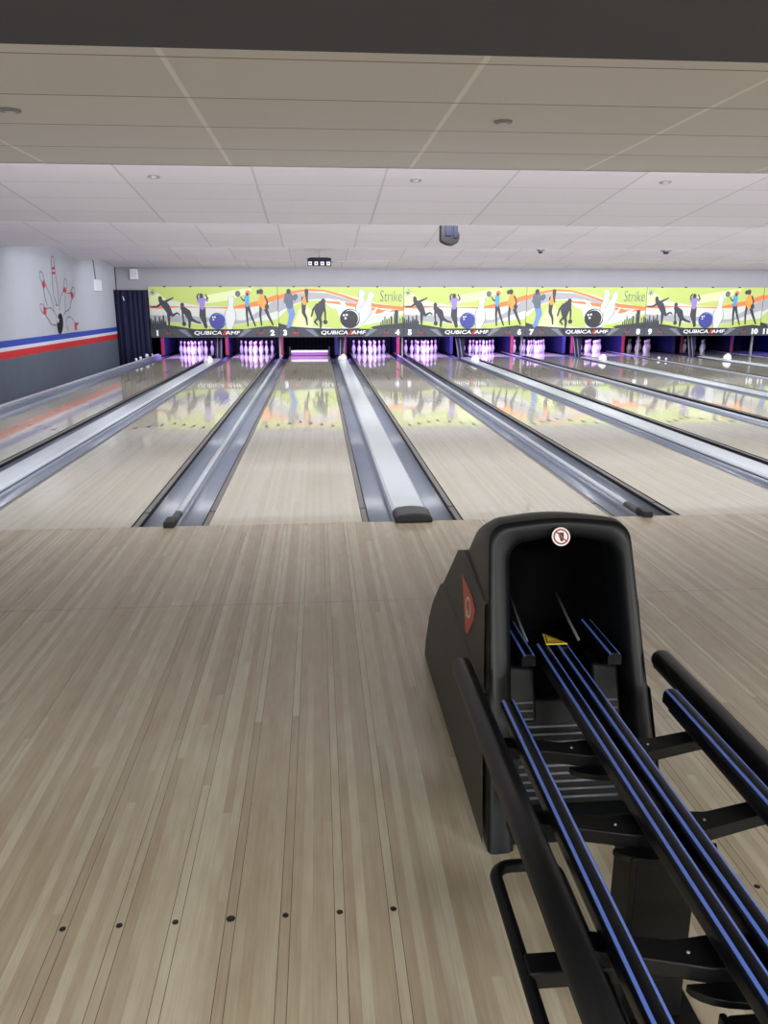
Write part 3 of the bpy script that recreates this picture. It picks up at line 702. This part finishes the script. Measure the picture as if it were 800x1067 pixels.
mb = MB(); mb.box(0, .05, -.26, .26, 0, .26, M_PAPER); mb.build('box', t, .006, 2)
mb = MB(); mb.tube([(.01, -.1, .26), (.008, -.14, .5), (.008, -.2, .82)], .008, M_BLK, 6); mb.build('cable', t)
t = thing('wall_speaker', 'small white box mounted high on the back wall above the curtain', 'box', (-4.5, YB, 2.07))
mb = MB(); mb.box(-.10, .10, -.1, -.001, 0, .26, M_PAPER); mb.build('body', t, .01, 2)
mb = MB()
for k in range(5): mb.box(-.07, .07, -.103, -.1005, .05+k*.035, .06+k*.035, M_POST)
mb.build('grille', t)
mb = MB(); mb.tube([(XL+.012, 16.58, 1.8), (XL+.012, 16.58, 2.37)], .01, M_BLK, 6)
tag(mb.build('corner_cable'), 'thin dark cable running up the corner above the curtain', 'cable')
def scrap(x, y, z, lab, r=.045, st=0):
    r *= .72
    random.seed(st)
    mb = MB(); mb.lathe([(r*math.sin(a*PI/6)*random.uniform(.7, 1.2), r*(1-math.cos(a*PI/6))) for a in range(7)], M_PAPER, 8)
    mb.v = [(a*random.uniform(.8, 1.2), b*random.uniform(.8, 1.2), c) for a, b, c in mb.v]
    o = mb.build('paper_scrap'); o.location = (x, y, z); tag(o, lab, 'scrap', 'white scraps')
scrap(-4.24, 14.85, .088, 'white crumpled scrap on the left ledge, nearest of the four by the curtain', .05, 1)
scrap(-4.23, 15.3, .088, 'white crumpled scrap on the left ledge, second nearest of the four', .055, 2)
scrap(-4.235, 16.1, .088, 'tall white crumpled scrap on the left ledge against the curtain edge', .07, 3)
scrap(-4.23, 16.75, .088, 'small white scrap on the left ledge past the curtain, farthest of the four', .045, 4)
scrap(9.334, 15.4, .013, 'small white scrap on the slim rail right of lane eight, left of the two', .05, 5)
scrap(9.334, 14.95, .013, 'small white scrap on the slim rail right of lane eight, right of the two', .05, 6)

# ceiling devices
def sens(x, y, z, lab, r, tilt=.107, grp=None, nm='ceiling_sensor', cat='sensor'):
    t = thing(nm, lab, cat, (x, y, z), group=grp); t.rotation_euler = (-math.atan(tilt), 0, 0)
    mb = MB(); mb.lathe([(r*.55, -.03*.4), (r*.62, -.004), (r, -.008), (r*1.05, -.001), (r*1.05, 0)], M_POST, 20); mb.build('trim_ring', t)
    mb = MB(); mb.lathe([(0, -.016), (r*.5, -.013), (r*.58, -.006)], M_PAPER, 16); mb.build('lens', t)
sens(-1.231, 2.644, 2.616, 'small round fixture in the white ceiling, leftmost of the three', .055, grp='small round ceiling fixtures')
sens(1.205, 2.663, 2.614, 'small round fixture in the white ceiling, middle of the three', .055, grp='small round ceiling fixtures')
sens(3.633, 2.62, 2.619, 'small round fixture in the white ceiling, right of the three', .055, grp='small round ceiling fixtures')
sens(1.203, -1.027, 2.376, 'round recessed downlight in the beige ceiling right of centre', .045, 0, 'recessed downlights', 'downlight', 'light')
sens(-1.187, -1.077, 2.376, 'round recessed downlight in the beige ceiling at the left edge', .05, 0, 'recessed downlights', 'downlight', 'light')
# large black speaker hung behind the first white section
M_NAVY = mat('navy_plastic', (10, 14, 34), .6, spec=.2)
t = thing('hanging_speaker', 'black and navy rounded speaker hanging from the white ceiling', 'speaker', (1.94, 5.1, 2.2))
prof = [(-.115, .62), (-.115, .06)]
prof += [(-.10, .03), (-.03, .0), (.04, -.01), (.10, .02), (.125, .07), (.125, .12), (.105, .16), (.105, .62)]
mb = MB(); mb.prism([(a, b-.0) for a, b in prof], 0, .16, M_BLK); mb.build('body', t, .012, 3)
mb = MB(); mb.box(-.06, .02, -.012, .002, .10, .24, M_NAVY); mb.build('front_panel', t, .01, 3)
mb = MB(); mb.prism([(.045, .08), (.045, .3), (.095, .3), (.095, .18), (.11, .12), (.09, .07)], -.012, .002, M_NAVY); mb.build('side_panel', t, .006, 2)
for x, lab, s in ((4.276, 'tiny black spotlight under the ceiling, left of the two', 1.0), (6.615, 'tiny black spotlight under the ceiling, right of the two', 1.3)):
    t = thing('ceiling_spotlight', lab, 'spotlight', (x, 9.3, 2.36), group='tiny black spotlights')
    mb = MB(); mb.lathe([(0, -.02), (.03*s, -.018), (.045*s, .02), (.04*s, .07), (0, .075)], M_BLK, 12); mb.build('head', t)
    mb = MB(); mb.tube([(0, 0, .06), (0, 0, .45)], .012, M_BLK, 8); mb.build('stem', t)
    mb = MB(); mb.box(-.075*s, .075*s, -.02, .02, .03, .06, M_BLK); mb.build('bracket', t, .004, 2)
t = thing('socket_box', 'black ceiling unit with four white square faces and a thin side rod', 'unit', (.31, 11.7, 2.2))
mb = MB(); mb.box(-.245, .245, 0, .18, .10, .17, M_NAVY); mb.box(-.245, .245, .01, .18, .02, .10, M_BLK); mb.build('housing', t, .006, 2)
for k in range(4):
    mb = MB(); mb.box(-.225+k*.125, -.155+k*.125, -.008, .012, .03, .10, M_PAPER); fc = mb.build('white_face', t, .003, 2)
    mb = MB(); mb.lathe([(.016, 0), (.016, -.006), (0, -.006)], M_BLK, 10, (-.19+k*.125, -.008, .066), 'y'); mb.build('lens', fc)
mb = MB(); mb.tube([(.245, .08, .10), (.98, .08, .105)], .012, M_POST, 8); mb.build('rod', t)
mb = MB(); mb.tube([(0, .1, .165), (0, .1, .30)], .02, M_POST, 8); mb.build('stem', t)
mb = MB(); mb.box(-.2, .2, .03, .15, .172, .184, M_NAVY); mb.build('top_plate', t, .003, 2)

# ------------------------------------------------------------------ ball return
HX = .95                                 # hood centre line
BR = thing('ball_return', 'black ball return hood with rack of blue striped rails on the approach', 'ball return', (HX, -3.2, 0))
def part(mb, name, parent=BR, **k):      # geometry is given in room coordinates
    mb.v = [(a-HX, b+3.2, c) for a, b, c in mb.v]
    return mb.build(name, parent, **k)
def hw(z): return .256 - .043*max(0, min(1, z/.86))
def arch(hwb, hwt, H, r, n=8):           # half outline, (x offset, height) list left bottom -> right bottom
    L = [(-hwb, 0)]
    for k in range(1, 6): L.append((-(hwb+(hwt-hwb)*k/6*1.0), (H-r)*k/6))
    for k in range(n+1):
        a = PI/2*k/n; L.append((-(hwt-r)-r*math.cos(a), H-r+r*math.sin(a)))
    top = []
    for k in range(1, 6): top.append((-(hwt-r)+2*(hwt-r)*k/6, H+.012*math.sin(PI*k/6)))
    R = [(-a, b) for a, b in L[::-1]]
    return L+top+R
def ring(hwb, hwt, H, r, yb, yt, fwd=0, z0=0):     # leaning ring: base at yb, top at yt
    out = []
    for x, z in arch(hwb, hwt, H, r):
        q = z/H; out.append((HX+x, yb+(yt-yb)*q-fwd, z0+z))
    return out
def loft(rings, m, close_last=False):
    mb = MB(); n = len(rings[0]); v = [p for r in rings for p in r]
    f = [(i*n+k, i*n+k+1, (i+1)*n+k+1, (i+1)*n+k) for i in range(len(rings)-1) for k in range(n-1)]
    if close_last: f.append(tuple(range((len(rings)-1)*n, len(rings)*n)))
    mb.add(v, f, m, True); return mb
YB0, YT0 = -3.445, -3.115
body = [ring(.256, .213, .862, .055, YB0, YT0),
        ring(.257, .215, .868, .06, YB0+.03, YT0+.03),
        ring(.257, .215, .85, .075, YB0+.15, -2.99),
        ring(.257, .212, .80, .08, YB0+.3, -2.86),
        ring(.257, .21, .70, .08, -3.0, -2.73),
        ring(.257, .212, .60, .08, -2.8, -2.62),
        ring(.257, .22, .46, .07, -2.6, -2.47),
        ring(.257, .23, .30, .06, -2.4, -2.33),
        ring(.25, .235, .16, .05, -2.25, -2.23),
        ring(.24, .225, .06, .03, -2.2, -2.2)]
part(loft(body, M_HOODS, True), 'hood_shell')
# front lip: rounded frame around the opening
def off(r, d): return [(x+d, y, z) for x, y, z in r]
lip = [ring(.2575, .2145, .8635, .056, YB0, YT0), ring(.252, .209, .857, .058, YB0, YT0, .012), ring(.243, .200, .846, .06, YB0, YT0, .016),
       off(ring(.208, .178, .822, .055, YB0, YT0, .014), .008), off(ring(.196, .165, .806, .055, YB0, YT0, .004), .012), off(ring(.190, .160, .80, .055, YB0, YT0, -.02), .012), off(ring(.187, .157, .795, .055, YB0, YT0, -.10), .012)]
part(loft(lip, M_HOOD), 'front_frame')
sl = MB(); sl.box(HX-.205, HX+.205, -3.440, -3.36, .004, .088, M_HOOD); part(sl, 'front_sill', bevel=.018, bseg=5)
cav = [off(ring(.187, .157, .795, .055, YB0, YT0, -.10), .012), ring(.175, .13, .73, .07, YB0+.3, YT0+.30, 0), ring(.17, .125, .62, .07, -2.75, -2.72)]
part(loft(cav, M_INNER, True), 'throat_lining')
# stepped side skins
def skin(poly_, w_add, name):
    mb = MB(); n = len(poly_)
    for s in (-1, 1):
        mb.add([(HX+s*(hw(z)+w_add), y, z) for y, z in poly_], [tuple(range(n))], M_HOODS)
    back = [i for i in range(n)]
    v = [(HX-(hw(z)+w_add), y, z) for y, z in poly_] + [(HX+(hw(z)+w_add), y, z) for y, z in poly_]
    return mb, v
for nm, pol, add, nb in (('middle_skin', [(-3.185, .64), (-3.0, .655), (-2.78, .674), (-2.71, .655), (-2.62, .575), (-2.48, .455), (-2.4, .40), (-3.26, .40)], .007, (2, 6)),
                         ('lower_skin', [(-3.28, .402), (-3.17, .415), (-2.9, .43), (-2.68, .441), (-2.5, .455), (-2.44, .43), (-2.30, .305), (-2.235, .21), (-2.185, .08), (-2.185, .012), (-3.43, .012)], .013, (4, 9))):
    mb, v = skin(pol, add, nm); n = len(pol)
    f = [(i, i+1, n+i+1, n+i) for i in range(nb[0], nb[1])]
    mb.add(v, f, M_HOODS)
    # inward lip along the top edge of each side
    for s in (-1, 1):
        k = nb[0]+1
        a = [(HX+s*(hw(z)+add), y, z) for y, z in pol[:k]]; b = [(HX+s*(hw(z)-.02), y, z+.004) for y, z in pol[:k]]
        m_ = len(a); mb.add(a+b, [(i, i+1, m_+i+1, m_+i) for i in range(m_-1)], M_HOODS)
    part(mb, nm, bevel=.006, bseg=2)
# red emblem with pale ring on the left flank
M_EMR = mat('emblem_red', (176, 76, 60), .5); M_EMW = mat('emblem_ring', (196, 190, 168), .5)
def flank(y, z, off): return (HX-(hw(z)+.0075+off), y, z)
em = MB(); pts = [(-2.83, .612), (-3.02, .595), (-3.075, .575), (-3.06, .535), (-2.985, .455), (-2.955, .455)]
em.add([flank(y, z, .0015) for y, z in pts], [tuple(range(len(pts)))], M_EMR)
e1 = part(em, 'flank_emblem', fix=False)
rg = MB(); nseg = 24
for k in range(nseg):
    a0, a1 = 2*PI*k/nseg, 2*PI*(k+1)/nseg
    def q(a, r1, r2): return flank(-2.975+r1*math.cos(a), .545+r2*math.sin(a), .003)
    rg.add([q(a0, .045, .034), q(a1, .045, .034), q(a1, .031, .024), q(a0, .031, .024)], [(0, 1, 2, 3)], M_EMW)
rg.add([flank(-2.975-.008, .545-.012, .003), flank(-2.975+.02, .545-.042, .003), flank(-2.975+.03, .545-.036, .003), flank(-2.975+.006, .545-.006, .003)], [(0, 1, 2, 3)], M_EMW)
part(rg, 'emblem_ring', e1, fix=False)
# round warning sticker on the brow (leaning with the frame)
lean = Vector((0, YT0-YB0, .862)).normalized(); nrm = Vector((0, -lean.z, lean.y))
def brow(dx, ds, off):
    s = .822; base = Vector((HX-.003, YB0, 0)) + lean*(s/lean.z*1.0) + nrm*(.0165+off)
    p = base + Vector((dx, 0, 0)) + lean*ds; return tuple(p)
def disc(r, off, m, mb, cx=0, cy=0, ry=None):
    ry = ry or r
    mb.add([brow(cx+r*math.cos(2*PI*k/28), cy+ry*math.sin(2*PI*k/28), off) for k in range(28)], [tuple(range(28))], m)
M_SW = mat('sticker_white', (226, 222, 222), .4); M_SR = mat('sticker_red', (150, 40, 50), .4); M_SK = mat('sticker_black', (24, 18, 20), .4)
st = MB(); disc(.0275, .0, M_SW, st); disc(.0235, .0006, M_SR, st); disc(.0185, .0012, M_SW, st)
disc(.0075, .0018, M_SK, st, .001, .002, .010); disc(.005, .0018, M_SK, st, .001, -.009)
for k in range(4):
    a = -.006+k*.0042; st.add([brow(a-.0015, .004, .0018), brow(a+.0017, .004, .0018), brow(a+.0017, .013, .0018), brow(a-.0015, .013, .0018)], [(0, 1, 2, 3)], M_SK)
st.add([brow(-.015, .013, .0024), brow(-.012, .016, .0024), brow(.016, -.012, .0024), brow(.013, -.015, .0024)], [(0, 1, 2, 3)], M_SR)
part(st, 'warning_sticker', fix=False)
# louvred panel low in the opening
pn = MB()
def lp(x, z, off=0): return (HX+x, YB0+(YT0-YB0)*z/.862+.055-off, z)
pn.add([lp(-.175, .0), lp(.175, .0), lp(.165, .36), (HX+.165, lp(0, .36)[1]+.05, .37), (HX-.165, lp(0, .36)[1]+.05, .37), lp(-.165, .36)], [(0, 1, 2, 5), (5, 2, 3, 4)], M_INNER)
pn.add([(HX-.165, lp(0, .36)[1]+.05, .37), (HX+.165, lp(0, .36)[1]+.05, .37), (HX+.16, -2.85, .40), (HX-.16, -2.85, .40)], [(0, 1, 2, 3)], M_INNER)
part(pn, 'lower_panel', bevel=.01, bseg=3)
M_RIB = mat('louvre_edge', (96, 98, 104), .35)
for k in range(10):
    z = .10 + k*.021
    rb = MB(); rb.tube([lp(-.145, z, .004), lp(.145, z, .004)], 0.0042, M_RIB, 8); part(rb, 'louvre')
for s in (-1, 1):
    ck = MB(); xa, xb = (HX-.172, HX-.085) if s < 0 else (HX+.085, HX+.172)
    yb_, yt_ = lp(0, .30)[1]-.012, lp(0, .46)[1]-.012
    ck.add([(xa, yb_, .30), (xb, yb_, .30), (xb, yt_-.01, .42), (xb-s*0-.0, yt_, .45), (xa, yt_, .462),
            (xa, yb_+.12, .30), (xb, yb_+.12, .30), (xb, yt_+.10, .42), (xb, yt_+.10, .45), (xa, yt_+.10, .462)],
           [(0, 1, 2, 3, 4), (9, 8, 7, 6, 5), (0, 5, 6, 1), (1, 6, 7, 2), (2, 7, 8, 3), (3, 8, 9, 4), (4, 9, 5, 0)], M_INNER)
    part(ck, 'cheek_block', bevel=.014, bseg=4)
    for k in range(3):
        z = .315+k*.022; rb = MB(); yy = yb_-(-(YT0-YB0))*(z-.30)/.862-.002
        a, b = (xa+.015, xb-.012) if s < 0 else (xa+.012, xb-.015)
        rb.tube([(a, yy, z), (b, yy, z)], .003, M_RIB, 8); part(rb, 'louvre')
M_RIB2 = mat('rail_base_metal', (34, 33, 32), .4)
# rails
RZ = .488
def rail(x, y0, y1, nm='rail'):
    c = .021; prof = [(c*math.cos(PI*k/10)*1.0, .010+.016*math.sin(PI*k/10)) for k in range(11)] + [(-c, -.012), (c, -.012)]
    mb = MB(); mb.prism([(HX+x+a, RZ+b) for a, b in prof], y0, y1, M_RAIL, False); r = part(mb, nm, bevel=.002, bseg=2)
    for s in (-1, 1):
        a = .47*s; mb = MB()
        cx, cz = (c+.0008)*math.sin(a*1.35), .010+(.0168)*math.cos(a*1.35)
        tx, tz = math.cos(a*1.0), -math.sin(a*1.0)*.75
        wd = .0031
        mb.add([(HX+x+cx-tx*wd, y, RZ+cz-tz*wd) for y in (y0+.002, y1-.002)] + [(HX+x+cx+tx*wd, y, RZ+cz+tz*wd) for y in (y1-.002, y0+.002)] +
               [(HX+x+cx-tx*wd, y, RZ+cz-tz*wd-.004) for y in (y0+.002, y1-.002)] + [(HX+x+cx+tx*wd, y, RZ+cz+tz*wd-.004) for y in (y1-.002, y0+.002)],
               [(0, 1, 2, 3), (4, 5, 6, 7), (0, 1, 5, 4), (2, 3, 7, 6), (0, 3, 7, 4), (1, 2, 6, 5)], M_RBLUE)
        part(mb, 'blue_strip', r)
    if nm == 'rail': mb = MB(); mb.box(HX+x-.016, HX+x+.016, y0+.003, y1-.03, RZ-.022, RZ-.0125, M_RIB2); part(mb, 'metal_base', r)
    return r
YE = -4.85
rail(.713-HX, YE, -3.52); rail(1.152-HX, YE, -3.50); rail(.893-HX, YE, -3.19); rail(.952-HX, YE, -3.19)
rail(.835-HX, -3.27, -3.02, 'feed_rail'); rail(1.085-HX, -3.28, -3.02, 'feed_rail')
for xx in (.86, 1.02):
    mb = MB(); mb.tube([(xx, -3.15, .50), (xx, -3.05, .52), (xx, -2.9, .56)], .0045, M_RIB, 8); part(mb, 'guide_rod')
M_YEL = mat('warning_yellow', (208, 186, 52), .5)
mb = MB(); z = RZ+.034; tri = [(.898, -3.22), (.962, -3.22), (.908, -3.145)]
mb.add([(a, b, z) for a, b in tri] + [(a, b, z-.003) for a, b in tri], [(0, 1, 2), (3, 4, 5), (0, 1, 4, 3), (1, 2, 5, 4), (2, 0, 3, 5)], M_YEL)
tl = part(mb, 'warning_label')
mb = MB(); c0 = (.921, -3.196); ot = [(c0[0]+(a-c0[0])*.8, c0[1]+(b-c0[1])*.8) for a, b in tri]; it = [(c0[0]+(a-c0[0])*.62, c0[1]+(b-c0[1])*.62) for a, b in tri]
mb.add([(a, b, z+.0006) for a, b in ot] + [(a, b, z+.0006) for a, b in it], [(0, 1, 4, 3), (1, 2, 5, 4), (2, 0, 3, 5)], M_SK)
mb.add([(.912, -3.205, z+.0006), (.935, -3.205, z+.0006), (.933, -3.200, z+.0006), (.913, -3.200, z+.0006)], [(0, 1, 2, 3)], M_SK)
part(mb, 'label_mark', tl, fix=False)
# padded side tubes
for x in (.637, 1.222):
    mb = MB(); pts = [(x, YE-.02, .49), (x, -3.3, .49), (x, -3.27, .49), (x, -3.255, .49), (x, -3.25, .49)]
    mb.tube([(x, YE, .49), (x, -3.29, .49)], .029, M_FOAM, 20, sy=1.15)
    mb.lathe([(.029, 0), (.027, .014), (.020, .026), (.010, .032), (0, .033)], M_FOAM, 20, (x, -3.29, .49), 'y')
    part(mb, 'padded_side_tube')
# cross brackets: a flat centre plate and two arms bending up to the outer tubes
for yb_, drop in ((-3.66, 0), (-3.95, 0), (-4.28, 0)):
    mb = MB()
    for s in (-1, 1):
        P0 = [(.933, yb_-.035), (.933+s*.07, yb_-.035), (.933+s*.12, yb_-.02), (.933+s*.30, yb_+.03), (.933+s*.30, yb_+.075), (.933+s*.11, yb_+.03), (.933+s*.06, yb_+.035), (.933, yb_+.04)]
        n = len(P0); z0, z1 = .420, .452
        mb.add([(a, b, z0) for a, b in P0] + [(a, b, z1) for a, b in P0], [tuple(range(n)), tuple(range(n, 2*n))] + [(i, (i+1) % n, n+(i+1) % n, n+i) for i in range(n) if i != n-1], M_FRAME)
    part(mb, 'cross_bracket', bevel=.004, bseg=2)
    mb = MB(); n = 12; P0 = [(.933+.11*math.cos(PI+PI*k/n), yb_-.03+.045*math.sin(PI+PI*k/n)) for k in range(n+1)]
    mb.add([(a, b, .405) for a, b in P0] + [(a, b, .421) for a, b in P0], [tuple(range(n+1)), tuple(range(n+1, 2*n+2))] + [(i, (i+1) % (n+1), n+1+(i+1) % (n+1), n+1+i) for i in range(n+1)], M_FRAME)
    part(mb, 'saddle_plate', bevel=.003, bseg=2)
    mb = MB()
    for s in (-1, 1):
        mb = MB(); mb.lathe([(.003, 0), (.003, .002), (0, .002)], M_POST, 8, (.933+s*.095, yb_, .452)); part(mb, 'bolt')
# pedestals
for y in (-3.98, -4.42):
    mb = MB(); mb.box(.862, .992, y-.03, y+.05, .012, .42, M_FRAME); mb.box(.850, .862, y-.035, y+.055, .012, .42, M_FRAME); part(mb, 'pedestal', bevel=.004, bseg=2)
    mb = MB(); mb.box(.83, 1.03, y-.09, y+.11, 0, .012, M_FRAME); part(mb, 'foot_plate', bevel=.003, bseg=2)
# tube loop on the left
mb = MB(); r = .035; xl, xr_, yt_ = .575, .700, -3.99; zt = .40
pts = [(xl, YE+.1, zt), (xl, -4.5, zt), (xl, yt_-r, zt)] + [(xl+r-r*math.cos(PI/2*k/6), yt_-r+r*math.sin(PI/2*k/6), zt) for k in range(1, 7)]
pts += [(xr_-r+r*math.sin(PI/2*k/6), yt_-r+r*math.cos(PI/2*k/6), zt) for k in range(0, 7)] + [(xr_, -4.5, zt), (xr_, YE+.1, zt)]
mb.tube(pts, .0125, M_FRAME, 14); part(mb, 'side_loop')
mb = MB(); mb.box(.575, .86, -4.27, -4.225, .385, .42, M_FRAME); part(mb, 'loop_bracket', bevel=.005, bseg=2)
